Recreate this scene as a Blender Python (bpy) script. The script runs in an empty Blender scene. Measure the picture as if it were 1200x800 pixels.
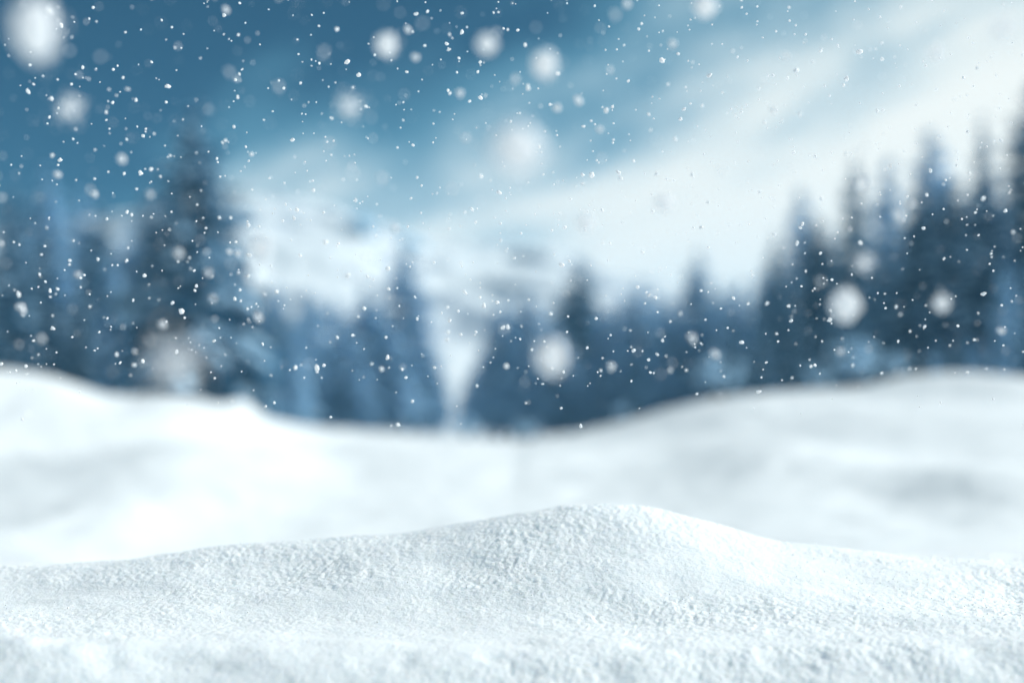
import bpy, math, random
import numpy as np
from mathutils import Vector, Matrix
R = math.radians
rnd = random.Random(7)
rng = np.random.default_rng(7)
sc = bpy.context.scene
C = sc.collection

# ------------------------------------------------------------------ camera
FPX = 50.0 / 36.0 * 1200.0          # focal length in photograph pixels
HOR = 480.0                         # row of the horizon
CZ = 0.60                           # height of the lens
FOCUS = 1.43
cam = bpy.data.cameras.new('camera')
cam.lens = 50; cam.sensor_width = 36
cam.shift_y = (HOR - 400.0) / 1200.0
cam.clip_start = 0.02; cam.clip_end = 9000
cam.dof.use_dof = True
cam.dof.focus_distance = FOCUS
cam.dof.aperture_fstop = 1.95
co = bpy.data.objects.new('camera', cam)
co.location = (0, 0, CZ); co.rotation_euler = (R(90), 0, 0)
C.objects.link(co); sc.camera = co

# ------------------------------------------------------------------ exposure
sc.view_settings.view_transform = 'Standard'
sc.view_settings.look = 'None'
sc.view_settings.gamma = 1
sc.view_settings.exposure = 0.85
sc.view_settings.use_white_balance = True
sc.view_settings.white_balance_temperature = 6380
sc.view_settings.white_balance_tint = 8
sc.render.engine = 'CYCLES'
sc.cycles.use_denoising = True
sc.cycles.max_bounces = 48
sc.cycles.diffuse_bounces = 40
sc.cycles.transmission_bounces = 40
sc.cycles.volume_bounces = 1
sc.cycles.transparent_max_bounces = 6

# ------------------------------------------------------------------ sun and sky
SUN_AZ, SUN_EL = 78.0, 35.0         # azimuth to the right of the view axis, elevation
sd = Vector((math.sin(R(SUN_AZ)) * math.cos(R(SUN_EL)), math.cos(R(SUN_AZ)) * math.cos(R(SUN_EL)), math.sin(R(SUN_EL))))
sun = bpy.data.lights.new('sun', 'SUN')
sun.energy = 2.8; sun.angle = R(9); sun.color = (1.0, 0.99, 0.975)
so = bpy.data.objects.new('sun', sun)
so.rotation_euler = sd.to_track_quat('Z', 'Y').to_euler(); so.location = (20, 20, 30)
C.objects.link(so)

world = bpy.data.worlds.new('World'); sc.world = world; world.use_nodes = True
wn = world.node_tree; wn.nodes.clear()
class NT:
    def __init__(s, nt): s.nt = nt
    def n(s, t, **k):
        x = s.nt.nodes.new(t)
        for a, b in k.items():
            if a == 'ins':
                for i, v in b.items(): s.put(x.inputs[i], v)
            else: setattr(x, a, b)
        return x
    def put(s, sock, v):
        if hasattr(v, 'is_output') or isinstance(v, bpy.types.NodeSocket): s.nt.links.new(v, sock)
        else: sock.default_value = v
    def m(s, op, a, b=0.0, c=0.0, clamp=False):
        x = s.nt.nodes.new('ShaderNodeMath'); x.operation = op; x.use_clamp = clamp
        s.put(x.inputs[0], a); s.put(x.inputs[1], b); s.put(x.inputs[2], c)
        return x.outputs[0]
    def mix(s, f, a, b, mode='MIX'):
        x = s.nt.nodes.new('ShaderNodeMix'); x.data_type = 'RGBA'; x.blend_type = mode
        s.put(x.inputs[0], f); s.put(x.inputs[6], a); s.put(x.inputs[7], b)
        return x.outputs[2]
    def sstep(s, v, lo, hi, a=0.0, b=1.0):
        x = s.nt.nodes.new('ShaderNodeMapRange'); x.interpolation_type = 'SMOOTHSTEP'
        for i, q in enumerate((v, lo, hi, a, b)): s.put(x.inputs[i], q)
        return x.outputs[0]
w = NT(wn)
sky = w.n('ShaderNodeTexSky', sky_type='NISHITA', sun_disc=False, sun_elevation=R(SUN_EL), sun_rotation=R(SUN_AZ), altitude=1500, air_density=1.0, dust_density=0.3, ozone_density=3.0)
tc = w.n('ShaderNodeTexCoord')
sep = w.n('ShaderNodeSeparateXYZ', ins={0: tc.outputs['Generated']})
X, Y, Z = sep.outputs
# clear part of the sky: the Nishita sky, seen through cold thin air
clear = w.mix(1.0, sky.outputs[0], (0.0, 0.098, 0.142, 1), 'MULTIPLY')
# cloud cover: thick low down and towards the sun side, thinning towards the upper left
mp = w.n('ShaderNodeMapping', ins={0: tc.outputs['Generated']})
mp.vector_type = 'TEXTURE'
mp.inputs['Rotation'].default_value = (0, R(-20), 0)
mp.inputs['Scale'].default_value = (0.42, 0.42, 0.13)
n1 = w.n('ShaderNodeTexNoise', ins={'Vector': mp.outputs[0], 'Scale': 2.7, 'Detail': 3.0, 'Roughness': 0.45})
n2 = w.n('ShaderNodeTexNoise', ins={'Vector': tc.outputs['Generated'], 'Scale': 7.0, 'Detail': 4.0, 'Roughness': 0.5})
g = w.m('ADD', w.m('ADD', w.m('MULTIPLY', X, 1.55), w.m('MULTIPLY', w.m('SUBTRACT', Y, 0.93), 0.45)), w.m('MULTIPLY', w.m('MAXIMUM', Z, 0.0), -2.9))
g = w.m('ADD', g, w.m('MULTIPLY_ADD', w.m('SUBTRACT', n1.outputs[0], 0.5), 0.72, 0.0))
g = w.m('ADD', g, w.m('MULTIPLY', w.m('SUBTRACT', n2.outputs[0], 0.5), 0.28))
# higher up, out of view, broken cloud added to raise the soft fill light
n3 = w.n('ShaderNodeTexNoise', ins={'Vector': tc.outputs['Generated'], 'Scale': 2.6, 'Detail': 5.0, 'Roughness': 0.5})
hi = w.m('MULTIPLY', w.sstep(Z, 0.36, 0.75), w.sstep(n3.outputs[0], 0.38, 0.62))
g = w.m('MAXIMUM', g, w.m('ADD', w.m('MULTIPLY', hi, 1.1), -1.05))
# a soft column of pale cloud rising behind the left firs
cx = w.m('ADD', w.m('SUBTRACT', X, -0.165), w.m('MULTIPLY', w.m('SUBTRACT', n2.outputs[0], 0.5), 0.16))
puff = w.m('MULTIPLY', w.sstep(w.m('ABSOLUTE', cx), 0.10, 0.0), w.m('MULTIPLY', w.sstep(Z, 0.30, 0.12), w.sstep(Y, 0.5, 0.8)))
g = w.m('ADD', g, w.m('MULTIPLY', puff, 0.20))
cover = w.sstep(g, -0.88, -0.26)
bright = w.sstep(g, -0.66, -0.12)
cloud = w.mix(bright, (0.9, 2.3, 3.1, 1), (5.6, 5.5, 5.1, 1))
col = w.mix(cover, clear, cloud)
bg = w.n('ShaderNodeBackground', ins={0: col, 1: 0.10})
wo = w.n('ShaderNodeOutputWorld', ins={0: bg.outputs[0]})

# ------------------------------------------------------------------ noise
def hsh(ix, iy, seed):
    h = (ix.astype(np.int64) * 374761393 + iy.astype(np.int64) * 668265263 + seed * 974634777) & 0xFFFFFFFF
    h = ((h ^ (h >> 13)) * 1274126177) & 0xFFFFFFFF
    h = (h ^ (h >> 16)) & 0xFFFFFFFF
    return h.astype(np.float64) / 4294967295.0
def vnoise(x, y, seed=0):
    ix, iy = np.floor(x), np.floor(y)
    fx, fy = x - ix, y - iy
    fx = fx * fx * fx * (fx * (fx * 6 - 15) + 10); fy = fy * fy * fy * (fy * (fy * 6 - 15) + 10)
    a = hsh(ix, iy, seed); b = hsh(ix + 1, iy, seed); c = hsh(ix, iy + 1, seed); d = hsh(ix + 1, iy + 1, seed)
    return (a + (b - a) * fx + (c - a) * fy + (a - b - c + d) * fx * fy) * 2 - 1
def fbm(x, y, octv=4, seed=0, gain=0.5):
    s = 0; a = 1; t = 0
    for k in range(octv):
        ca, sa = math.cos(0.7 * k + .3), math.sin(0.7 * k + .3)
        s = s + a * vnoise((x * ca - y * sa) * 2.03 ** k, (x * sa + y * ca) * 2.03 ** k, seed + k * 13)
        t += a; a *= gain
    return s / t

# ------------------------------------------------------------------ terrain
# the lie of the land: at each distance Y, how high the snow stands along the line x = t*Y
PX = np.array([-500, -200, 0, 60, 130, 200, 260, 330, 400, 500, 560, 600, 620, 660, 680, 740, 800, 860, 920, 1000, 1100, 1200, 1400, 1700], float)
def prof(pts):
    p = np.array(pts, float)
    return np.interp(PX, p[:, 0], p[:, 1])
def zrow(D, pts): return -(prof(pts) - HOR) / FPX * D
def flat(z): return np.full(len(PX), float(z))
crest = zrow(1.60, [(-500, 678), (0, 668), (100, 661), (200, 649), (300, 638), (400, 631), (500, 622), (560, 610), (600, 601), (620, 598), (660, 593), (680, 592), (740, 595), (800, 604), (860, 622), (920, 638), (1000, 648), (1200, 662), (1700, 670)])
keys = [(-300, flat(-0.80)), (0.7, flat(-0.78)), (1.02, flat(-0.60)), (1.06, flat(-0.36)), (1.13, flat(-0.272)),
    (1.19, zrow(1.19, [(-500, 792), (0, 786), (200, 793), (600, 800), (900, 797), (1200, 788), (1700, 787)])),
    (1.24, zrow(1.24, [(-500, 768), (0, 751), (200, 756), (600, 763), (900, 760), (1200, 754), (1700, 754)])),
    (1.33, zrow(1.33, [(-500, 740), (0, 732), (200, 735), (600, 739), (900, 734), (1200, 731), (1700, 740)])),
    (1.47, zrow(1.47, [(-500, 720), (0, 703), (200, 692), (400, 678), (600, 662), (740, 655), (860, 668), (1000, 686), (1200, 706), (1700, 710)])),
    (1.60, crest), (1.72, zrow(1.72, [(-500, 672), (0, 664), (100, 664), (250, 672), (600, 650), (760, 640), (860, 652), (950, 652), (1200, 656), (1700, 662)])),
    (2.1, zrow(2.1, [(-500, 662), (0, 657), (90, 658), (260, 700), (800, 690), (920, 655), (1000, 648), (1200, 645), (1700, 650)])),
    (3.0, zrow(3.0, [(-500, 652), (0, 650), (90, 652), (260, 695), (780, 690), (900, 645), (1000, 636), (1200, 632), (1700, 636)])),
    (4.2, zrow(4.2, [(-500, 632), (0, 632), (300, 645), (600, 640), (900, 622), (1200, 612), (1700, 615)])),
    (6.0, zrow(6.0, [(-500, 560), (0, 560), (200, 560), (400, 575), (600, 575), (900, 555), (1200, 550), (1700, 540)])),
    (9.0, zrow(9.0, [(-500, 480), (0, 490), (200, 498), (400, 530), (600, 540), (800, 518), (1000, 495), (1200, 488), (1700, 480)])),
    (13.0, zrow(13.0, [(-500, 408), (-200, 418), (0, 434), (60, 443), (130, 462), (200, 464), (260, 474), (330, 494), (400, 507), (500, 514), (560, 517), (600, 517), (620, 516), (660, 510), (740, 492), (800, 475), (860, 463), (920, 457), (1000, 454), (1100, 450), (1400, 447), (1700, 433)])),
    (19.0, zrow(19.0, [(-500, 438), (0, 468), (300, 508), (600, 538), (900, 488), (1200, 473), (1700, 458)])),
    (30.0, zrow(30.0, [(-500, 450), (0, 470), (300, 500), (600, 520), (900, 475), (1200, 465), (1700, 450)])),
    (60.0, zrow(60.0, [(-500, 470), (0, 480), (300, 500), (600, 520), (900, 482), (1200, 465), (1700, 450)])),
    (78.0, zrow(78.0, [(-500, 470), (0, 478), (300, 498), (600, 516), (900, 480), (1200, 470), (1700, 460)])),
    (90.0, zrow(90.0, [(-500, 440), (0, 460), (300, 475), (540, 498), (900, 470), (1200, 460), (1700, 450)])),
    (108.0, zrow(108.0, [(-500, 380), (0, 400), (300, 390), (540, 430), (900, 440), (1200, 430), (1700, 420)])),
    (130.0, zrow(130.0, [(-500, 330), (0, 345), (250, 300), (400, 310), (540, 335), (640, 330), (750, 365), (900, 400), (1200, 410), (1700, 400)])),
    (165.0, zrow(165.0, [(-500, 268), (0, 270), (150, 252), (260, 232), (330, 234), (400, 252), (460, 274), (520, 290), (580, 288), (640, 290), (700, 312), (760, 335), (900, 380), (1200, 400), (1700, 390)])),
    (230.0, zrow(230.0, [(-500, 300), (300, 280), (600, 330), (900, 420), (1700, 420)])),
    (1500.0, flat(0)), (4000.0, flat(0)), (7000.0, flat(0))]
KD = np.array([k[0] for k in keys]); KZ = np.array([k[1] for k in keys])
# monotone-ish slopes (limited) across distance
dK = np.diff(KD)[:, None]; sl = np.diff(KZ, axis=0) / dK
M = np.zeros_like(KZ)
for i in range(1, len(KD) - 1):
    a, b = sl[i - 1], sl[i]
    h0, h1 = dK[i - 1, 0], dK[i, 0]
    w1, w2 = 2 * h1 + h0, h1 + 2 * h0
    with np.errstate(divide='ignore', invalid='ignore'):
        mm = (w1 + w2) / (w1 / a + w2 / b)
    M[i] = np.where(a * b > 0, mm, 0.0)
def lerp_px(tab_row, pxs):
    """smooth interpolation over PX; tab_row (n, len(PX)), pxs (n,)"""
    k = np.clip(np.searchsorted(PX, pxs) - 1, 0, len(PX) - 2)
    f = np.clip((pxs - PX[k]) / (PX[k + 1] - PX[k]), 0, 1)
    n = np.arange(len(pxs))
    def at(j): return tab_row[n, np.clip(j, 0, len(PX) - 1)]
    p0, p1, p2, p3 = at(k - 1), at(k), at(k + 1), at(k + 2)
    x0, x1, x2, x3 = (PX[np.clip(k + j, 0, len(PX) - 1)] for j in (-1, 0, 1, 2))
    h = x2 - x1
    m1 = (p2 - p0) / np.maximum(x2 - x0, 1) * h; m2 = (p3 - p1) / np.maximum(x3 - x1, 1) * h
    f2, f3 = f * f, f * f * f
    return p1 * (2 * f3 - 3 * f2 + 1) + m1 * (f3 - 2 * f2 + f) + p2 * (-2 * f3 + 3 * f2) + m2 * (f3 - f2)
BUMPS = [  # drifts on the middle ground: (px, D, half width, half depth, height) in metres
    (215, 6.5, 0.50, 1.5, 0.06), (60, 8.0, 0.8, 1.6, -0.06), (330, 9.5, 0.6, 1.2, -0.10), (120, 4.6, 0.28, 0.7, 0.05),
    (910, 6.6, 0.36, 1.3, 0.09), (760, 6.5, 0.9, 2.0, -0.02), (1120, 8.5, 0.8, 1.4, 0.08), (1010, 9.6, 0.7, 1.2, -0.02),
    (1160, 5.2, 0.35, 0.7, 0.08), (1030, 5.2, 0.30, 0.9, -0.04), (560, 8.5, 0.8, 1.1, 0.06), (880, 10.2, 0.8, 0.9, 0.09),
    (1080, 11.3, 0.5, 0.6, 0.12), (285, 12.8, 0.14, 0.3, 0.10), (1190, 10.8, 0.5, 0.7, 0.12)]
def height(x, y, fine=True):
    x = np.asarray(x, float).ravel(); y = np.asarray(y, float).ravel()
    d = np.clip(y, KD[0], KD[-1])
    px = 600 + x / np.maximum(d, 1.0) * FPX
    px = np.clip(px, PX[0], PX[-1])
    k = np.clip(np.searchsorted(KD, d, side='right') - 1, 0, len(KD) - 2)
    h = KD[k + 1] - KD[k]; f = ((d - KD[k]) / h)
    z0 = lerp_px(KZ[k], px); z1 = lerp_px(KZ[k + 1], px)
    m0 = lerp_px(M[k], px) * h; m1 = lerp_px(M[k + 1], px) * h
    f2, f3 = f * f, f ** 3
    z = z0 * (2 * f3 - 3 * f2 + 1) + m0 * (f3 - 2 * f2 + f) + z1 * (-2 * f3 + 3 * f2) + m1 * (f3 - f2)
    for (bp, bd, bw, bl, bh) in BUMPS:
        bx = (bp - 600) / FPX * bd
        z = z + bh * np.exp(-((x - bx) / bw) ** 2 - ((y - bd) / bl) ** 2)
    if fine:
        ay = np.abs(d)
        mid = np.clip((ay - 2.5) / 3, 0, 1) * np.clip((16 - ay) / 3, 0, 1)
        z = z + mid * 0.030 * fbm(x * 1.3, y * 0.9, 4, 5)
        mid2 = np.clip((ay - 2.0) / 1, 0, 1) * np.clip((16 - ay) / 3, 0, 1)
        z = z + mid2 * 0.010 * fbm(x * 6, y * 5, 3, 9)
        far = np.clip((ay - 15) / 10, 0, 1) * np.clip(ay / 60, 0.2, 1)
        z = z + far * 0.2 * fbm(x / 9, y / 9, 3, 15)
        mt = np.clip((ay - 95) / 50, 0, 1) * np.clip((500 - ay) / 200, 0, 1)
        rid = 1 - np.abs(fbm((x + y * .4) / 14, (y - x * .2) / 20, 5, 33)) * 2
        z = z + mt * 1.7 * (rid - 0.75)
    return z + CZ
def hz(x, y): return float(height([x], [y])[0])
def near_fine(x, y):
    """grain and clods of the snow bank close to the lens"""
    a = np.clip((y - 1.0) / .1, 0, 1) * np.clip((2.1 - y) / .2, 0, 1)
    rough = 0.45 + 0.95 * np.clip(0.35 + 1.4 * fbm(x * 4.1 + 4, y * 9.0, 4, 71, .6) + x * 0.5, 0, 1.5)
    z = 0.0050 * fbm(x * 9, y * 13, 3, 50)
    c1 = np.abs(fbm(x * 135, y * 135, 3, 52)); z = z + rough * 0.0007 * (c1 * 1.7 - 0.5) * (1 + .8 * vnoise(x * 30, y * 45, 61)) + rough * 0.0005 * (np.abs(fbm(x * 42 + 3, y * 42, 2, 57)) * 1.7 - .5)
    z = z + rough * 0.0011 * fbm(x * 300, y * 300, 2, 54)
    lip = np.exp(-((y - 1.20) / 0.06) ** 2)
    z = z + lip * (0.007 * fbm(x * 8, y * 4, 3, 58) + 0.003 * fbm(x * 35, y * 35, 2, 59))
    return a * z

def grid_mesh(name, xs2d, ys2d, z2d, mat):
    ny, nx = xs2d.shape
    v = np.stack([xs2d.ravel(), ys2d.ravel(), z2d.ravel()], 1).astype(np.float32)
    idx = np.arange(ny * nx).reshape(ny, nx)
    q = np.stack([idx[:-1, :-1], idx[:-1, 1:], idx[1:, 1:], idx[1:, :-1]], -1).reshape(-1, 4)
    me = bpy.data.meshes.new(name)
    me.vertices.add(len(v)); me.vertices.foreach_set('co', v.ravel())
    me.loops.add(q.size); me.loops.foreach_set('vertex_index', q.ravel().astype(np.int32))
    me.polygons.add(len(q)); me.polygons.foreach_set('loop_start', np.arange(0, q.size, 4, dtype=np.int32))
    me.polygons.foreach_set('use_smooth', np.ones(len(q), bool))
    me.update(calc_edges=True)
    me.materials.append(mat)
    o = bpy.data.objects.new(name, me); C.objects.link(o)
    return o
def tri_mesh(name, v, f, mats, mi=None, smooth=False):
    v = np.asarray(v, np.float32).reshape(-1, 3); f = np.asarray(f, np.int32).reshape(-1, 3)
    me = bpy.data.meshes.new(name)
    me.vertices.add(len(v)); me.vertices.foreach_set('co', v.ravel())
    me.loops.add(f.size); me.loops.foreach_set('vertex_index', f.ravel())
    me.polygons.add(len(f)); me.polygons.foreach_set('loop_start', np.arange(0, f.size, 3, dtype=np.int32))
    if smooth: me.polygons.foreach_set('use_smooth', np.ones(len(f), bool))
    me.update(calc_edges=True)
    for m in (mats if isinstance(mats, (list, tuple)) else [mats]): me.materials.append(m)
    return me
def link(name, me, parent=None):
    o = bpy.data.objects.new(name, me); C.objects.link(o)
    if parent: o.parent = parent
    return o
def tag(o, label=None, cat=None, group=None, kind=None):
    if label: o['label'] = label
    if cat: o['category'] = cat
    if group: o['group'] = group
    if kind: o['kind'] = kind
    return o

# ------------------------------------------------------------------ materials
def new_mat(name):
    m = bpy.data.materials.new(name); m.use_nodes = True
    m.node_tree.nodes.clear()
    return m, NT(m.node_tree)
def snow_mat(name, sss=0.0, bump=0.0, scale=400.0, tint=((0.75, 0.79, 0.80, 1), (0.81, 0.845, 0.845, 1))):
    m, t = new_mat(name)
    geo = t.n('ShaderNodeNewGeometry')
    n = t.n('ShaderNodeTexNoise', ins={'Vector': geo.outputs['Position'], 'Scale': 1.3, 'Detail': 4.0})
    col = t.mix(n.outputs[0], *tint)
    p = t.n('ShaderNodeBsdfPrincipled', ins={'Base Color': col, 'Roughness': 0.6, 'IOR': 1.31})
    p.inputs['Specular IOR Level'].default_value = 0.25
    if sss:
        p.inputs['Subsurface Weight'].default_value = sss
        p.inputs['Subsurface Radius'].default_value = (0.8, 1.0, 1.2)
        p.inputs['Subsurface Scale'].default_value = 0.03
    if bump:
        nb = t.n('ShaderNodeTexNoise', ins={'Vector': geo.outputs['Position'], 'Scale': scale, 'Detail': 3.0, 'Roughness': 0.6})
        b = t.n('ShaderNodeBump', ins={'Strength': bump, 'Distance': 0.002, 'Height': nb.outputs[0]})
        t.put(p.inputs['Normal'], b.outputs[0])
    t.n('ShaderNodeOutputMaterial', ins={0: p.outputs[0]})
    return m
M_bank = snow_mat('bank_snow', sss=0.6, bump=0.7, scale=420)
M_treesnow = snow_mat('tree_snow', tint=((0.34, 0.56, 0.74, 1), (0.48, 0.68, 0.82, 1)))  # snow with the blue of shade put into its colour
# far ground: snow with bare rock showing on the steep faces of the mountain
M_field, t = new_mat('field_snow')
geo = t.n('ShaderNodeNewGeometry')
nn = t.n('ShaderNodeTexNoise', ins={'Vector': geo.outputs['Position'], 'Scale': 0.8, 'Detail': 4.0})
snowc = t.mix(nn.outputs[0], (0.75, 0.79, 0.80, 1), (0.81, 0.845, 0.845, 1))
sp = t.n('ShaderNodeSeparateXYZ', ins={0: geo.outputs['Position']})
sn = t.n('ShaderNodeSeparateXYZ', ins={0: geo.outputs['Normal']})
rn = t.n('ShaderNodeTexNoise', ins={'Vector': geo.outputs['Position'], 'Scale': 0.10, 'Detail': 5.0, 'Roughness': 0.6})
steep = t.m('ADD', t.m('MULTIPLY', t.m('SUBTRACT', 0.93, sn.outputs[2]), 3.0), t.m('MULTIPLY', t.m('SUBTRACT', rn.outputs[0], 0.47), 3.0))
rockm = t.m('MULTIPLY', 0.95, t.m('MULTIPLY', t.sstep(steep, 0.05, 0.45), t.sstep(sp.outputs[1], 108, 120)))
rc = t.mix(rn.outputs[0], (0.16, 0.20, 0.26, 1), (0.34, 0.40, 0.46, 1))
colr = t.mix(rockm, snowc, rc)
p = t.n('ShaderNodeBsdfPrincipled', ins={'Base Color': colr, 'Roughness': 0.65}); p.inputs['Specular IOR Level'].default_value = 0.2
t.n('ShaderNodeOutputMaterial', ins={0: p.outputs[0]})
def plain(name, c1, c2, scale, rough=0.8, trans=0.0):
    m, t = new_mat(name)
    tc = t.n('ShaderNodeTexCoord')
    n = t.n('ShaderNodeTexNoise', ins={'Vector': tc.outputs['Object'], 'Scale': scale, 'Detail': 4.0})
    col = t.mix(t.sstep(n.outputs[0], 0.35, 0.65), c1 + (1,), c2 + (1,))
    p = t.n('ShaderNodeBsdfPrincipled', ins={'Base Color': col, 'Roughness': rough}); p.inputs['Specular IOR Level'].default_value = 0.2
    out = p.outputs[0]
    if trans:
        tr = t.n('ShaderNodeBsdfTranslucent', ins={0: col})
        mx = t.n('ShaderNodeMixShader', ins={0: trans, 1: out, 2: tr.outputs[0]}); out = mx.outputs[0]
    t.n('ShaderNodeOutputMaterial', ins={0: out})
    return m
M_bark = plain('bark', (0.030, 0.030, 0.034), (0.075, 0.075, 0.08), 14)
M_needle = plain('fir_needles', (0.014, 0.080, 0.165), (0.075, 0.230, 0.370), 9, trans=0.15)  # blue haze put into the needle colour
M_needle_dark = plain('dark_needles', (0.006, 0.050, 0.125), (0.020, 0.110, 0.230), 9, trans=0.15)  # haze blue in the colour here too, but less of it
M_frost = plain('frosted_needles', (0.16, 0.38, 0.56), (0.42, 0.67, 0.86), 11, trans=0.2)  # frost, its colour paler and bluer in place of thicker haze
M_rock = plain('rock', (0.20, 0.22, 0.24), (0.42, 0.44, 0.46), 3)
M_flake, t = new_mat('snow_crystal')
d_ = t.n('ShaderNodeBsdfDiffuse', ins={0: (0.99, 0.992, 0.995, 1)})
tr_ = t.n('ShaderNodeBsdfTranslucent', ins={0: (0.99, 0.992, 0.995, 1)})
mx_ = t.n('ShaderNodeMixShader', ins={0: 0.5, 1: d_.outputs[0], 2: tr_.outputs[0]})
t.n('ShaderNodeOutputMaterial', ins={0: mx_.outputs[0]})

# ------------------------------------------------------------------ ground
def fan(Ys, T):
    yy, tt = np.meshgrid(Ys, T, indexing='ij')
    return tt * np.maximum(yy, 1.0), yy
# near bank: in focus, so its grain is real geometry
Ys = np.concatenate([np.linspace(0.98, 1.16, 40, endpoint=False), np.linspace(1.16, 1.80, 420, endpoint=False), np.linspace(1.80, 2.30, 70)])
T = np.concatenate([np.linspace(-0.66, -0.42, 90, endpoint=False), np.linspace(-0.42, 0.42, 840, endpoint=False), np.linspace(0.42, 0.66, 91)])
X2, Y2 = fan(Ys, T)
zz = height(X2, Y2) + near_fine(X2.ravel(), Y2.ravel())
edge = 0.5 * np.clip((Y2.ravel() - 2.24) / 0.05, 0, 1) + np.clip((1.04 - Y2.ravel()) / 0.06, 0, 1)
edge = edge + 0.5 * np.clip((np.abs(X2.ravel() / np.maximum(Y2.ravel(), 1)) - 0.63) / 0.03, 0, 1)
zz = zz - 0.06 * edge
o = grid_mesh('snow_bank', X2, Y2, zz.reshape(X2.shape), M_bank)
tag(o, kind='structure', label='grainy snow bank in the foreground with a rounded crest')
# the rest of the land, one sheet from behind the camera to the horizon
Ys = np.concatenate([np.array([-300, -120, -60, -30, -15, -8, -4, -2, -1, 0]), np.linspace(0.3, 2.0, 80, endpoint=False), np.geomspace(2.0, 16, 170, endpoint=False),
    np.geomspace(16, 85, 80, endpoint=False), np.geomspace(85, 250, 210, endpoint=False), np.geomspace(250, 1000, 30, endpoint=False), np.geomspace(1000, 7000, 22)])
T = np.concatenate([[-300, -100, -40, -15, -6, -3, -1.8, -1.2, -0.9, -0.75, -0.70, -0.66, -0.63, -0.6, -0.55], np.linspace(-0.5, 0.5, 360), [0.55, 0.6, 0.63, 0.66, 0.70, 0.75, 0.9, 1.2, 1.8, 3, 6, 15, 40, 100, 300]])
X2, Y2 = fan(Ys, T)
X2 = np.clip(X2, -6000, 6000)
zf = height(X2, Y2)
dip = ((Y2.ravel() > 0.9) & (Y2.ravel() < 2.3) & (np.abs(X2.ravel() / np.maximum(Y2.ravel(), 1)) < 0.62))
zf = zf - np.where(dip, 0.03 * np.clip((2.24 - Y2.ravel()) / 0.08, 0, 1), 0)
o = grid_mesh('snow_field', X2, Y2, zf.reshape(X2.shape), M_field)
tag(o, kind='structure', label='soft snow drifts rolling back to a snow covered mountain')

def ico():
    p = (1 + 5 ** .5) / 2
    v = np.array([(-1, p, 0), (1, p, 0), (-1, -p, 0), (1, -p, 0), (0, -1, p), (0, 1, p), (0, -1, -p), (0, 1, -p), (p, 0, -1), (p, 0, 1), (-p, 0, -1), (-p, 0, 1)], float)
    v /= np.linalg.norm(v[0])
    f = np.array([(0, 11, 5), (0, 5, 1), (0, 1, 7), (0, 7, 10), (0, 10, 11), (1, 5, 9), (5, 11, 4), (11, 10, 2), (10, 7, 6), (7, 1, 8), (3, 9, 4), (3, 4, 2), (3, 2, 6), (3, 6, 8), (3, 8, 9), (4, 9, 5), (2, 4, 11), (6, 2, 10), (8, 6, 7), (9, 8, 1)])
    return v, f
IV, IF = ico()
def rand_rot(n):
    q = rng.normal(size=(n, 4)); q /= np.linalg.norm(q, axis=1)[:, None]
    a, b, c, d = q.T
    return np.stack([np.stack([1 - 2 * (c * c + d * d), 2 * (b * c - a * d), 2 * (b * d + a * c)], -1),
                     np.stack([2 * (b * c + a * d), 1 - 2 * (b * b + d * d), 2 * (c * d - a * b)], -1),
                     np.stack([2 * (b * d - a * c), 2 * (c * d + a * b), 1 - 2 * (b * b + c * c)], -1)], 1)
def scatter(BV, BF, pos, size, aniso=0.35, jit=0.25):
    n = len(pos)
    sc3 = size[:, None] * (1 + aniso * rng.uniform(-1, 1, (n, 3)))
    v = BV[None] * (1 + jit * rng.uniform(-1, 1, (n, len(BV), 1))) * sc3[:, None, :]
    v = np.einsum('nij,nkj->nki', rand_rot(n), v) + pos[:, None, :]
    f = BF[None] + (np.arange(n) * len(BV))[:, None, None]
    return v.reshape(-1, 3), f.reshape(-1, 3)
n = 2600
x = rng.uniform(-0.43, 0.43, n); y = rng.uniform(1.16, 1.7, n); x = x * y
keep = rng.uniform(size=n) < np.clip(0.4 + 1.2 * fbm(x * 5, y * 8, 3, 81), 0.05, 1)
x, y = x[keep], y[keep]
size = rng.uniform(.0004, .0010, len(x))
v, f = scatter(IV, IF, np.stack([x, y, height(x, y) + near_fine(x, y) + size * .9], 1), size)
o = link('snow_crystals', tri_mesh('snow_crystals', v, f, M_flake))
tag(o, 'loose white snow crystals strewn over the foreground bank', 'snow crystals', kind='stuff')

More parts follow.
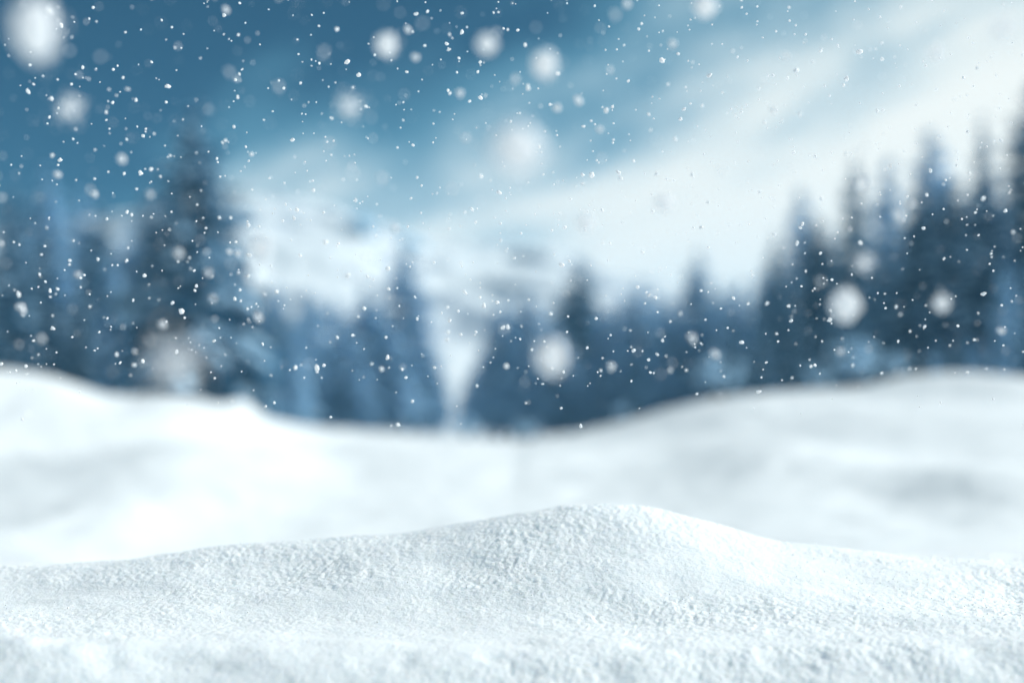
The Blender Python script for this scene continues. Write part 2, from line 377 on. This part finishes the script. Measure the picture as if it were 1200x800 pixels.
# ------------------------------------------------------------------ trees
def tube(pts, rad, sides=6):
    v, f = [], []
    for i, (p, r) in enumerate(zip(pts, rad)):
        for k in range(sides):
            a = 2 * math.pi * k / sides
            v.append((p[0] + r * math.cos(a), p[1] + r * math.sin(a), p[2]))
    for i in range(len(pts) - 1):
        for k in range(sides):
            a, b = i * sides + k, i * sides + (k + 1) % sides
            f += [(a, b, b + sides), (a, b + sides, a + sides)]
    return v, f
def fir_meshes(tag_, r0, zb, whorls, snow, seed, frost=False, power=0.85, per=8):
    """unit-height conifer: trunk, crown of needle sprays on drooping branches, snow lying on the branches"""
    q = random.Random(seed)
    tv, tf = tube([(q.uniform(-.004, .004), q.uniform(-.004, .004), z) for z in (-.05, .0, .05, .3, .6, .85, 1.0)], [.026, .022, .018, .014, .009, .004, .0008], 8)
    tv, tf = list(tv), list(tf)
    cv, cf, sv, sf = [], [], [], []
    for i in range(whorls):
        u = (i + q.uniform(0, .6)) / whorls
        z0 = zb + (0.985 - zb) * u
        for b in range(per if u < .8 else 5):
            if q.random() < 0.10: continue
            a = 2 * math.pi * (b / per) + i * 1.1 + q.uniform(-.3, .3)
            L = (r0 * (1 - u) ** power + .012) * q.uniform(.68, 1.18)
            if u < .12: L *= .6 + 3 * u
            ca, sa = math.cos(a), math.sin(a)
            rise = L * (0.10 + .5 * u); droop = L * q.uniform(.35, .62) * (1 - .7 * u)
            def P(s): return Vector((ca * L * s, sa * L * s, z0 + rise * s - droop * s * s))
            side = Vector((-sa, ca, 0))
            # the branch itself, joined to the trunk
            p0, p1 = P(0), P(.85); w_ = .0035 * (1 - u) + .0008
            k0 = len(tv)
            tv += [tuple(p0 + side * w_), tuple(p0 - side * w_), tuple(p0 + Vector((0, 0, w_ * 1.6))), tuple(p1)]
            tf += [(k0, k0 + 1, k0 + 3), (k0 + 1, k0 + 2, k0 + 3), (k0 + 2, k0, k0 + 3)]
            ns = max(4, int(5 + L * 55))
            for j in range(ns):
                s = .12 + .88 * (j + q.random()) / ns
                for sg in (-1, 1):
                    c = P(s)
                    l = (L * .34 * (1 - .55 * s) + .010) * q.uniform(.7, 1.25)
                    d = (side * sg * q.uniform(.6, 1) + Vector((ca, sa, 0)) * q.uniform(.3, .9) + Vector((0, 0, -q.uniform(.15, .75)))).normalized()
                    nrm = d.cross(Vector((0, 0, 1)) + Vector((q.uniform(-.8, .8), q.uniform(-.8, .8), 0))).normalized()
                    wd = l * q.uniform(.16, .26)
                    k0 = len(cv)
                    m_ = c + d * l * .45 + Vector((0, 0, -l * .06))
                    cv += [tuple(c), tuple(m_ + nrm * wd), tuple(c + d * l), tuple(m_ - nrm * wd)]
                    cf += [(k0, k0 + 1, k0 + 2), (k0, k0 + 2, k0 + 3)]
            if q.random() < snow:
                # snow lying along the branch: two or three lumps
                for j in range(2 if L < .06 else 3):
                    s = .30 + .62 * (j + q.random() * .8) / 3
                    c = P(s) + Vector((0, 0, L * .03))
                    rl, rw, rh = L * q.uniform(.16, .26), L * q.uniform(.10, .18), L * q.uniform(.05, .09) + .002
                    k0 = len(sv)
                    for (e, g_, h_) in ((-1, 0, 0), (-.4, -1, -.2), (.6, -.8, -.3), (1, 0, -.4), (.5, .9, -.3), (-.5, .8, -.1), (-.3, 0, 1), (.45, 0, .75), (0, 0, -.8)):
                        e += q.uniform(-.15, .15); g_ += q.uniform(-.15, .15)
                        sv.append(tuple(c + Vector((ca, sa, 0)) * rl * e + side * rw * g_ + Vector((0, 0, rh * h_ - .25 * rl * e * .9))))
                    for (i0, i1, i2) in ((0, 1, 6), (1, 2, 6), (2, 7, 6), (2, 3, 7), (3, 4, 7), (4, 6, 7), (4, 5, 6), (5, 0, 6), (1, 0, 8), (2, 1, 8), (3, 2, 8), (4, 3, 8), (5, 4, 8), (0, 5, 8)):
                        sf.append((k0 + i0, k0 + i1, k0 + i2))
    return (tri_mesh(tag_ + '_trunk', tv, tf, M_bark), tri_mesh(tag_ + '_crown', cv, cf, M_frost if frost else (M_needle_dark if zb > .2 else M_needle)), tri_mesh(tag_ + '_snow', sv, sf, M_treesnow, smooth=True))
KIND = {
    'broad': fir_meshes('broad_fir', .33, .06, 30, .55, 11),
    'broad2': fir_meshes('broad_fir_b', .30, .05, 28, .75, 12),
    'slim': fir_meshes('slim_fir', .17, .05, 34, .55, 13, power=.7),
    'slim2': fir_meshes('slim_fir_b', .20, .08, 32, .75, 14, power=.8),
    'tall': fir_meshes('tall_spruce', .17, .26, 30, .50, 15, power=.6),
    'tall2': fir_meshes('tall_spruce_b', .15, .32, 28, .60, 16, power=.55),
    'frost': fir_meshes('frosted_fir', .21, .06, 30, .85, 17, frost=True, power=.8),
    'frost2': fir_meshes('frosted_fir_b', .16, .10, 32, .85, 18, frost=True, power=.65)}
def tree(kind, px, D, top, label, width=1.0, cat='fir tree', group=None, yaw=None, name='fir_tree'):
    x = (px - 600) / FPX * D
    g0 = hz(x, D)
    h = CZ + (HOR - top) / FPX * D - g0
    e = bpy.data.objects.new(name, None); C.objects.link(e)
    e.empty_display_size = 0.5
    e.location = (x, D, g0 - .02); e.rotation_euler = (R(rnd.uniform(-1.5, 1.5)), R(rnd.uniform(-1.5, 1.5)), yaw if yaw is not None else rnd.uniform(0, 6.28))
    e.scale = (h * width, h * width, h)
    tag(e, label, cat, group)
    for pn, me in zip(('trunk', 'crown', 'snow_load'), KIND[kind]):
        q = link(pn, me, e)
        if pn != 'trunk': q['kind'] = 'stuff'
    return e
GL, GM, GR = 'snowy firs on the left behind the drift', 'hazy firs in the middle distance', 'tall firs on the right behind the drift'
TREES = [
 # left side
 ('broad', 222, 42, 108, 'largest and darkest fir on the left, with the tallest pointed top', .92, GL),
 ('slim', 18, 40, 205, 'dark narrow fir cut by the left edge of the photo', 0.95, GL),
 ('broad2', -75, 44, 190, 'snowy fir mostly outside the left edge, only its branches reaching in', .9, GL),
 ('frost2', 62, 56, 188, 'pale frosted fir just right of the dark narrow fir at the left edge', 0.95, GL),
 ('slim2', 112, 52, 222, 'mid blue fir halfway between the left edge and the largest left fir', 0.95, GL),
 ('frost', 90, 70, 215, 'hazy pale fir showing between the firs near the left edge', 1.20, GL),
 ('slim2', 50, 48, 262, 'dark low fir in front of the pale frosted fir by the left edge', 1.12, GL),
 ('slim2', 262, 60, 262, 'blue fir whose top shows right of the largest left fir', 0.95, GL),
 ('slim', 312, 54, 345, 'narrow blue fir at the right end of the left group', 1.12, GL),
 ('frost', 150, 62, 250, 'short pale frosted fir close to the left side of the largest fir', 0.99, GL),
 ('slim2', 285, 46, 318, 'dark lower fir at the right foot of the largest left fir, above the ridge bump', 1.03, GL),
 ('slim', 178, 48, 215, 'dark fir whose crown merges with the left side of the largest fir', 0.77, GL),
 ('broad2', 332, 60, 352, 'low fir right of the largest left fir where the drift slopes down', .95, GL),
 ('frost2', 372, 80, 345, 'small pale frosted fir between the left group and the hazy middle trees', 1.03, GL),
 ('slim', 2, 50, 232, 'thin blue fir squeezed between the left edge and the dark narrow fir', 0.77, GL),
 ('slim2', 36, 60, 212, 'thin hazy fir behind the dark narrow fir by the left edge', 0.77, GL),
 ('frost2', 132, 46, 285, 'low frosted fir left in front of the largest left fir', 0.86, GL),
 ('slim', 92, 44, 300, 'low dark fir on the left drift midway to the largest fir', 0.77, GL),
 ('slim', 240, 44, 300, 'dark low fir standing before the right half of the largest fir', 1.03, GL),
 ('frost2', 345, 52, 372, 'small frosted fir where the left drift runs down to the middle', 1.12, GL),
 ('slim', 300, 42, 372, 'small dark fir just behind the bump of the left ridge', 1.12, GL),
 # middle
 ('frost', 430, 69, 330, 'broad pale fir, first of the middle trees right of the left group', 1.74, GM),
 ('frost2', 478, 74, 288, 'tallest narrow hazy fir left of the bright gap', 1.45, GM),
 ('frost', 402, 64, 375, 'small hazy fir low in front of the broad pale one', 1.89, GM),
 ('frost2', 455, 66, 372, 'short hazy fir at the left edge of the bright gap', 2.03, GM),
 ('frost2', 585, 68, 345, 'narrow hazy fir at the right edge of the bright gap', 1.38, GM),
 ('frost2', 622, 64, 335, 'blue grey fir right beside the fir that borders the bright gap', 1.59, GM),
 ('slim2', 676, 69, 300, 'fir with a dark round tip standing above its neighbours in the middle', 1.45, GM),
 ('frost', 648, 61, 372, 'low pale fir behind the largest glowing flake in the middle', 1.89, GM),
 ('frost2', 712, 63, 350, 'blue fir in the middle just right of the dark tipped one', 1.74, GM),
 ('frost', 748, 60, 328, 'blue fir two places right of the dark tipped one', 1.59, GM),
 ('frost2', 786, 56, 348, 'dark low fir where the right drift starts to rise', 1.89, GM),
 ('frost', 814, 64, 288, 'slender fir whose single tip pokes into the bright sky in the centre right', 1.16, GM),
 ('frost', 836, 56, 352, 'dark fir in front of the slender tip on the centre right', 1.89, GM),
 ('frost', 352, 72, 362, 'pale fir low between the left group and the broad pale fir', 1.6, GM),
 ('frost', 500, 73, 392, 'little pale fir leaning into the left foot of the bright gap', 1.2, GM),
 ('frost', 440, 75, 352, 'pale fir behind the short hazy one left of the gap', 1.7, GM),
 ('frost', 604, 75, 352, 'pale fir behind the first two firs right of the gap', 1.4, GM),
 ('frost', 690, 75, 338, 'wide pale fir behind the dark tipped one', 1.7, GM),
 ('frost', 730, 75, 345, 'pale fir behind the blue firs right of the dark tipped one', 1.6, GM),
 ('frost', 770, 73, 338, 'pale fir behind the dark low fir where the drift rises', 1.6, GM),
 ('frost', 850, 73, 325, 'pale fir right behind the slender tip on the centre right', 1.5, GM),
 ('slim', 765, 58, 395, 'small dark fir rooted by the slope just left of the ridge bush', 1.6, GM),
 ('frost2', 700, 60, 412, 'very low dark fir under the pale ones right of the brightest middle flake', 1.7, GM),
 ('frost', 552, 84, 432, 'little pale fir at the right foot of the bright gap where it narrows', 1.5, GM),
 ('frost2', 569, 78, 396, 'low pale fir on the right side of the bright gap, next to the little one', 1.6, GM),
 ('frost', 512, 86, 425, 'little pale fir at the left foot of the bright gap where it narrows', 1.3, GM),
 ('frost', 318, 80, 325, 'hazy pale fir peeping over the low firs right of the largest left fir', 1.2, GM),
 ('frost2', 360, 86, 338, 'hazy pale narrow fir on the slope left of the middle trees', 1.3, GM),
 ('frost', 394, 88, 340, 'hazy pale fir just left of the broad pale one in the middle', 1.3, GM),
 # right
 ('slim', 888, 56, 335, 'thin dark spire between the first two firs of the right row', 0.77, GR),
 ('slim2', 918, 60, 300, 'thin blue spire right behind the second fir of the right row', 0.69, GR),
 ('slim', 950, 64, 262, 'thin spire just right of the pale narrow blunt fir', 0.69, GR),
 ('frost2', 978, 60, 262, 'thin blue spire just left of the twin tips', 0.69, GR),
 ('slim2', 1018, 52, 270, 'blue fir filling the notch between the twin tips', 0.69, GR),
 ('slim', 1078, 66, 232, 'thin spire left behind the broad pale spruce on the right', 0.60, GR),
 ('frost2', 1122, 58, 225, 'thin spire right behind the broad pale spruce on the right', 0.69, GR),
 ('frost2', 1140, 48, 225, 'frosted fir filling in between the two bare trunks near the right edge', 0.77, GR),
 ('slim2', 1182, 50, 190, 'blue fir between the narrow tip and the tallest spruce at the right edge', 0.69, GR),
 ('slim', 1000, 40, 335, 'low dark fir just behind the largest ridge bush', 1.03, GR),
 ('slim', 860, 54, 365, 'low dark fir where the right row begins, above the ridge', 1.12, GR),
 ('frost2', 1180, 36, 300, 'low frosted fir right beside the thick bare trunk', 0.77, GR),
 ('frost', 895, 78, 300, 'pale fir behind the first two firs of the rising right row', 1.12, GR),
 ('slim', 975, 46, 320, 'dark fir low before the mid blue spruce on the right', 1.03, GR),
 ('slim2', 1068, 60, 255, 'blue fir between the twin tips and the broad pale spruce', 0.95, GR),
 ('frost2', 872, 70, 322, 'first fir of the rising right row, lowest of them', 1.03, GR),
 ('slim', 905, 66, 268, 'second fir of the rising right row, lightly snowed', 0.90, GR),
 ('frost2', 938, 72, 215, 'pale narrow fir with a blunt faded tip on the right', 0.86, GR),
 ('slim2', 925, 52, 335, 'low dark fir at the foot of the pale narrow right fir', 1.03, GR),
 ('tall', 960, 58, 250, 'mid blue spruce left of the twin pale tips on the right', 1.0, GR),
 ('slim', 998, 58, 178, 'dark blue spruce, left one of the twin tips on the right', 0.82, GR),
 ('frost2', 1034, 66, 178, 'pale frosted spruce, right one of the twin tips on the right', 0.77, GR),
 ('slim2', 1040, 48, 270, 'dark snowy fir below the twin tips on the right', 0.95, GR),
 ('frost2', 1098, 62, 145, 'broad pale frosted spruce with a faded top on the right', 1.07, GR),
 ('tall', 1076, 44, 215, 'near dark spruce with a bare trunk under the broad pale top', 1.1, GR),
 ('tall2', 1118, 42, 205, 'near dark spruce with a bare trunk, second from the right edge', 1.2, GR),
 ('slim', 1158, 56, 128, 'narrow blue spruce tip next to the right edge', 0.65, GR),
 ('tall', 1160, 38, 205, 'darkest near spruce with a thick bare trunk by the right edge', 1.2, GR),
 ('tall', 1208, 44, 90, 'tallest dark spruce cut by the right edge of the photo', 1.0, GR),
 ('slim2', 1215, 33, 270, 'low dark fir at the foot of the tallest spruce on the right edge', 0.95, GR),
 ('slim', 1275, 42, 60, 'dark spruce beyond the right edge, only its branches reaching in', 1.2, GR)]
for (k, px, D, top, lab, wd, grp) in TREES: tree(k, px, D, top, lab, wd, group=grp)

# rocks breaking through the snow on the mountain
def rock_mesh(seed, n_sub=2):
    import bmesh
    bm = bmesh.new(); bmesh.ops.create_icosphere(bm, subdivisions=3, radius=1)
    q = random.Random(seed); off = Vector((q.uniform(0, 99), q.uniform(0, 99), q.uniform(0, 99)))
    from mathutils import noise
    for v in bm.verts:
        d = noise.fractal(v.co * 1.4 + off, 1, 2, 4)
        v.co *= 1 + .45 * d
    me = bpy.data.meshes.new('rock'); bm.to_mesh(me); bm.free()
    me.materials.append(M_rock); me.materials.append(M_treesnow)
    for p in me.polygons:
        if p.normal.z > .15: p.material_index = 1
    return me
for i, (px, py, D, wx, wz, lab) in enumerate([
    (424, 275, 150, 1.8, 1.6, 'dark rock knob on the mountain ridge above the middle trees'),
    (482, 292, 150, 1.8, 1.2, 'small grey rock on the mountain ridge right of the dark knob')]):
    x = (px - 600) / FPX * D
    z = CZ + (HOR - py) / FPX * D
    # slide along the line of the slope until the rock sits on it
    Dg = D
    for dd in np.linspace(108, 180, 300):
        xx = (px - 600) / FPX * dd
        if hz(xx, dd) >= CZ + (HOR - py) / FPX * dd: Dg = dd; break
    x = (px - 600) / FPX * Dg
    o = link('rock_outcrop', rock_mesh(40 + i)); o.location = (x, Dg, hz(x, Dg)); o.scale = (wx, wx * .7, wz); o.rotation_euler = (0, 0, rnd.uniform(0, 3))
    tag(o, lab, 'rock', 'rocks on the mountain')

# small snow-laden bushes poking out of the ridge
def bush_meshes(seed):
    q = random.Random(seed); tv, tf, sv, sf = [], [], [], []
    for i in range(26):
        a = q.uniform(0, 6.28); sp_ = q.uniform(.1, .75)
        p = Vector((0, 0, -.05)); d = Vector((math.cos(a) * sp_, math.sin(a) * sp_, 1)).normalized()
        w_ = .022
        for s in range(4):
            p2 = p + d * q.uniform(.2, .32)
            sd_ = d.cross(Vector((q.uniform(-1, 1), q.uniform(-1, 1), .2))).normalized() * w_; sd2 = d.cross(sd_)
            k = len(tv); tv += [tuple(p + sd_), tuple(p - sd_ * .5 + sd2 * .8), tuple(p - sd_ * .5 - sd2 * .8), tuple(p2 + sd_ * .6), tuple(p2 - sd_ * .3 + sd2 * .5), tuple(p2 - sd_ * .3 - sd2 * .5)]
            tf += [(k, k + 1, k + 4), (k, k + 4, k + 3), (k + 1, k + 2, k + 5), (k + 1, k + 5, k + 4), (k + 2, k, k + 3), (k + 2, k + 3, k + 5)]
            if q.random() < .62 and s > 0:
                r = q.uniform(.05, .13); k = len(sv)
                for vv in IV: sv.append((p2.x + vv[0] * r * q.uniform(.8, 1.3), p2.y + vv[1] * r * q.uniform(.8, 1.3), p2.z + vv[2] * r * .7))
                sf += [tuple(int(j) + k for j in ff) for ff in IF]
            p = p2; w_ *= .62
            d = (d + Vector((q.uniform(-.5, .5), q.uniform(-.5, .5), q.uniform(-.25, .2)))).normalized()
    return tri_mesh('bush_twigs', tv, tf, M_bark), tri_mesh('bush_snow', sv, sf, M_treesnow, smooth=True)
BM = [bush_meshes(91), bush_meshes(92), bush_meshes(93)]
for i, (px, D, hh, lab) in enumerate([
    (1002, 12.6, .42, 'snow laden bush on the right ridge left of the bare trunks, largest of the bushes'),
    (1048, 11.6, .22, 'low snowy twigs on the right ridge just below the largest bush'),
    (960, 13.2, .24, 'small snowy bush on the right ridge left of the largest bush'),
    (842, 13.4, .38, 'snowy bush where the right ridge meets the dark middle trees'),
    (728, 13.3, .17, 'tiny snowy bush on the slope of the ridge right of the centre'),
    (615, 13.3, .20, 'tiny snowy bush at the lowest dip of the ridge'),
    (546, 13.4, .20, 'tiny snowy bush at the foot of the bright gap'),
    (285, 13.0, .16, 'tiny snow covered bush on the bump of the left ridge')]):
    x = (px - 600) / FPX * D
    e = bpy.data.objects.new('snowy_bush', None); C.objects.link(e)
    e.location = (x, D, hz(x, D) - .01); e.scale = (hh * .95, hh * .95, hh); e.rotation_euler = (0, 0, i * 1.3); e.empty_display_size = .2
    tag(e, lab, 'bush', 'snowy bushes along the ridge')
    a, b = BM[i % 3]
    link('twigs', a, e); link('snow_load', b, e)['kind'] = 'stuff'

# ------------------------------------------------------------------ falling snow
def crystal(arms=6, inner=.42, th=.22):
    v = [(0, 0, th), (0, 0, -th)]; f = []
    for k in range(arms * 2):
        a = math.pi * k / arms; r = 1.0 if k % 2 == 0 else inner
        v.append((r * math.cos(a), r * math.sin(a), 0))
    n_ = arms * 2
    for k in range(n_):
        a, b = 2 + k, 2 + (k + 1) % n_
        f += [(0, a, b), (1, b, a)]
    return np.array(v, float), np.array(f)
CV, CF = crystal()
def clump(name, n_, spread, csize, core=0.0):
    p = rng.normal(size=(n_, 3)) * spread
    p *= rng.uniform(core, 1, (n_, 1))
    r = np.linalg.norm(p, axis=1, keepdims=True); p = np.where(r > 1, p / r, p)
    v, f = scatter(CV, CF, p, np.full(n_, csize) * rng.uniform(.6, 1.3, n_), aniso=.2, jit=.1)
    return tri_mesh(name, v, f, M_flake)
# meshes with outer radius about 1
def fluffy(name, seed):
    # a lump of stuck-together crystals: an uneven airy body with loose crystals round it
    from mathutils import noise
    import bmesh
    bm = bmesh.new(); bmesh.ops.create_icosphere(bm, subdivisions=3, radius=.72)
    for q in bm.verts: q.co *= 1 + .35 * noise.fractal(q.co * 2.2 + Vector((seed * 7.3, 0, 0)), 1, 2, 3)
    v1 = np.array([q.co[:] for q in bm.verts]); f1 = np.array([[q.index for q in p.verts] for p in bm.faces]); bm.free()
    p = rng.normal(size=(46, 3)); p /= np.linalg.norm(p, axis=1)[:, None]; p *= rng.uniform(.70, 1.0, (46, 1))
    v2, f2 = scatter(CV, CF, p, np.full(46, .13), aniso=.2, jit=.1)
    return tri_mesh(name, np.concatenate([v1, v2]), np.concatenate([f1, f2 + len(v1)]), M_flake)
F_dense = [fluffy('flake_cluster', k) for k in range(3)]
def loose(name, n_, spread, r_):
    p = rng.normal(size=(n_, 3)) * spread
    v, f = scatter(IV, IF, p, np.full(n_, r_) * rng.uniform(.6, 1.4, n_))
    return tri_mesh(name, v, f, M_flake)
F_loose = [loose('loose_flake_cluster', 110, .42, .075) for _ in range(2)]
F_mid = [loose('flake', 9, .22, .40) for _ in range(3)]
# small dots are rounded snow pellets
def pellet(name):
    v, f = scatter(IV, IF, np.array([[0, 0, 0], [.35, .1, .2], [-.3, .2, -.1]]), np.array([.75, .5, .5]))
    return tri_mesh(name, v, f, M_flake)
F_small = [pellet('small_flake') for _ in range(4)]
def flake(mesh, px, py, D, dia, label, group, squash=1.0, tilt=0.0):
    """a flake at distance D that spans dia photograph pixels"""
    o = link('snowflake', mesh)
    o.location = ((px - 600) / FPX * D, D, CZ + (HOR - py) / FPX * D)
    r = dia / 2 / FPX * D
    o.scale = (r, r, r * squash)
    o.rotation_euler = (0, R(tilt), 0)
    tag(o, label, 'snowflake', group)
    return o
GB, GS_, GD = 'large blurred snowflakes close to the lens', 'medium soft snowflakes', 'small sharp snowflakes'
BIG = [  # px, py, dia, distance, dense?, squash, label
 (43, 35, 52, .80, 1, 1.35, 'largest glowing oval snowflake in the upper left corner'),
 (606, 175, 56, .84, 1, 1.0, 'big round glowing snowflake high in the middle of the sky'),
 (454, 53, 26, 1.0, 1, 1.0, 'round bright snowflake at the top, left of a row of three'),
 (570, 52, 30, .98, 2, 1.0, 'slightly fainter round snowflake at the top, middle of a row of three'),
 (640, 76, 30, .96, 1, 1.05, 'round bright snowflake at the top, right and lowest of a row of three'),
 (826, 8, 24, 1.0, 1, 1.0, 'round bright snowflake touching the top edge right of the middle'),
 (83, 127, 30, .92, 0, 1.0, 'faint round snowflake below the largest glowing one'),
 (409, 124, 28, .90, 0, 1.0, 'faint round snowflake in pale cloud below the row of three'),
 (648, 418, 38, .92, 1, 1.1, 'brightest round snowflake in front of the middle trees'),
 (990, 357, 30, .95, 1, 1.25, 'bright oval snowflake in front of the right firs'),
 (1104, 355, 26, .95, 2, 1.0, 'grey white round snowflake before the dark bare trunks'),
 (1012, 307, 24, .95, 0, 1.0, 'fainter round snowflake above the bright oval one on the right'),
 (1012, 215, 22, .95, 2, 1.0, 'pale round snowflake before the twin fir tips on the right'),
 (207, 425, 62, .74, 0, 1.1, 'wide faint snowflake at the foot of the largest left fir'),
 (307, 292, 32, .93, 2, 1.3, 'soft oval snowflake on the pale slope right of the largest left fir'),
 (778, 238, 26, .93, 2, 1.0, 'soft snowflake in the bright sky right of the middle, upper of a pair'),
 (687, 262, 26, .93, 2, 1.0, 'soft snowflake in the bright sky above the middle trees, lower of a pair'),
 (1175, 32, 30, .88, 0, 1.0, 'faint snowflake in the grey cloud near the upper right corner'),
 (1098, 62, 20, .9, 0, 1.0, 'small faint snowflake in the grey cloud left of the upper right corner')]
for i, (px, py, dia, D, dn, sq, lab) in enumerate(BIG):
    me = (F_loose, F_dense, F_dense)[dn][i % 2]
    flake(me, px, py, 1.43 * 28 / (28 + .68 * dia), dia * ((1.25 if dn == 1 else .9) if dn else 1.25), lab, GB, sq)
MID = [(487, 68, 'below the left flake of the row of three'), (604, 93, 'between the middle and right flakes of the row of three'), (538, 110, 'in blue sky below the middle flake of the row of three'),
 (678, 118, 'below the right flake of the row of three, tilted'), (653, 127, 'just left of the tilted one right of the big glowing flake'), (703, 152, 'right of the big glowing sky flake'),
 (546, 162, 'left of the big glowing sky flake'), (787, 52, 'in the blue sky left below the flake on the top edge'), (735, 5, 'on the top edge left of the bright top edge flake'),
 (720, 18, 'faint, just below the one on the top edge'), (478, 35, 'right beside the left flake of the row of three'), (495, 28, 'faint, second right of the left flake of the row of three'),
 (413, 203, 'in pale blue sky below the faint round flake'), (327, 102, 'bright, in the cloud left of the faint round flake'), (268, 85, 'faint, in dark sky above the largest fir'),
 (265, 12, 'in dark sky near the top edge above the largest fir'), (118, 67, 'faint, in dark sky right of the largest glowing flake'), (82, 60, 'faint, close below the largest glowing flake'),
 (143, 187, 'in the pale cloud left of the largest fir top'), (110, 228, 'before the pale frosted fir on the left'), (175, 228, 'left of the upper crown of the largest fir'),
 (463, 268, 'bright, above the tallest hazy fir left of the gap'), (497, 312, 'faint, at the top of the bright gap'), (920, 68, 'elongated and slanted, in the pale sky on the right'),
 (905, 130, 'slanted, in pale cloud below the elongated one'), (1053, 254, 'slanted, before the upper crowns of the right firs'), (210, 297, 'slanted, before the middle of the largest fir'),
 (92, 322, 'bright, before the fir between left edge and largest fir'), (24, 362, 'bright and slanted, near the left edge before dark trees'), (49, 397, 'slanted, just above the left drift'),
 (191, 380, 'slanted, before the lower crown of the largest fir'), (243, 320, 'before the right half of the largest fir'), (278, 297, 'at the edge between the largest fir and the pale slope'),
 (175, 398, 'above the wide faint flake at the foot of the largest fir'), (303, 372, 'right of the dark lower part of the largest fir'), (838, 415, 'slanted, above the bush where the ridge meets the middle trees'),
 (810, 397, 'slanted, left of the one above the ridge bush'), (962, 330, 'slanted, left of the fainter round flake on the right'), (1173, 388, 'bright, beside the thick bare trunk at the right edge'),
 (985, 412, 'before the largest ridge bush on the right'), (60, 12, 'inside the upper rim of the largest glowing flake'), (2, 232, 'cut by the left edge beside the trees'), (68, 205, 'before the frosted fir tips on the left'),
 (1068, 240, 'above the grey white round flake on the right'), (380, 60, 'faint, in the cloud near the top left of the row of three'), (386, 168, 'faint, in pale cloud left of the middle'),
 (250, 350, 'low before the right half of the largest fir'), (447, 209, 'faint, in pale blue sky left of the big glowing flake'), (530, 222, 'faint, in pale sky below left of the big glowing flake'), (1012, 172, 'very faint, just above the twin fir tips'),
 (845, 200, 'faint, in the white sky on the right'), (430, 300, 'faint, before the mountain right of its dark knob'), (20, 632, 'faint, low before the left drift'), (715, 430, 'right of the brightest middle flake'), (590, 385, 'faint, at the right edge of the bright gap')]
for i, (px, py, where) in enumerate(MID):
    faint = 'faint' in where; slant = 'slant' in where or 'tilt' in where
    flake(rnd.choice(F_mid), px, py, rnd.uniform(.98, 1.12) if not faint else rnd.uniform(.85, .95), rnd.uniform(10.5, 14) if not faint else rnd.uniform(8.5, 10.5), 'medium soft snowflake ' + where, GS_, 1.55 if slant else rnd.uniform(1.0, 1.4), -32 if slant else rnd.uniform(-25, 20))
pts = []
def limit(px):  # lower edge of the region where the dots show
    return 600 - 60 * abs(px - 600) / 600
while len(pts) < 2350:
    px, py = rnd.uniform(-20, 1220), rnd.uniform(-20, 640)
    if py > 500 and px > 330: continue
    if py > 455 + abs(px - 600) * -.03 and rnd.random() < .75: continue
    if py > 500: continue
    if py > 600 and px > 150: continue
    D = rnd.gauss(1.42, .11)
    if rnd.random() < .30: D = rnd.uniform(1.6, 3.4)
    if D < 1.12 or (D > 3.4): continue
    x_, z_ = (px - 600) / FPX * D, CZ + (HOR - py) / FPX * D
    s = rnd.choices((2.0, 2.7, 3.8, 5.4, 7.0), (50, 28, 14, 8, 3))[0] * rnd.uniform(.85, 1.15)
    if D > 1.7: s *= .8
    pts.append((x_, D, z_, s / 2 / FPX * D, s, px, py))
for _ in range(1500):   # the snowfall goes on outside the frame
    px, py, D = rnd.uniform(-400, 1600), rnd.uniform(-500, 480), rnd.uniform(1.2, 2.6)
    if -20 < px < 1220 and py > -20: continue
    s = rnd.uniform(2, 5)
    pts.append(((px - 600) / FPX * D, D, CZ + (HOR - py) / FPX * D, s / 2 / FPX * D, s, px, py))
hh = height([p[0] for p in pts], [p[1] for p in pts])
pts = [p for p, h_ in zip(pts, hh) if p[2] > h_ + .02 + p[3]]
inframe = lambda p: 2 < p[5] < 1198 and p[6] > 2
pts.sort(key=lambda p: (-inframe(p), -p[4]))
nind = 300 - len(BIG) - len(MID)
for p in pts[:nind]:
    o = link('snowflake', rnd.choice(F_small)); o.location = p[:3]; o.scale = (p[3], p[3], p[3] * rnd.uniform(1.0, 1.5))
    o.rotation_euler = (rnd.uniform(0, 6), rnd.uniform(0, 6), rnd.uniform(0, 6))
    tag(o, 'small crisp white snowflake, one of the many tiny dots falling all over the picture', 'snowflake', GD)
rest = np.array([p[:4] for p in pts[nind:]])
v, f = scatter(IV, IF, rest[:, :3], rest[:, 3] * .95, aniso=.25, jit=.15)
o = link('falling_snow', tri_mesh('falling_snow', v, f, M_flake))
tag(o, 'countless tiny white flakes of falling snow filling the air', 'falling snow', kind='stuff')

# ------------------------------------------------------------------ haze
import bmesh
bm = bmesh.new(); bmesh.ops.create_cube(bm, size=1)
me = bpy.data.meshes.new('haze'); bm.to_mesh(me); bm.free()
hzm, t = new_mat('haze_air')
pv = t.n('ShaderNodeVolumePrincipled')
pv.inputs['Color'].default_value = (0.34, 0.72, 1.0, 1)
pv.inputs['Density'].default_value = 0.0013
pv.inputs['Anisotropy'].default_value = 0.25
t.nt.links.new(pv.outputs[0], t.n('ShaderNodeOutputMaterial').inputs['Volume'])
me.materials.append(hzm)
o = link('haze', me)
top = float(zf.max()) + 4
o.location = (0, 1000, (top - 3) / 2); o.scale = (14000, 14000, top + 3)
tag(o, 'pale blue winter haze fading the far trees and the mountain', 'haze', kind='stuff')
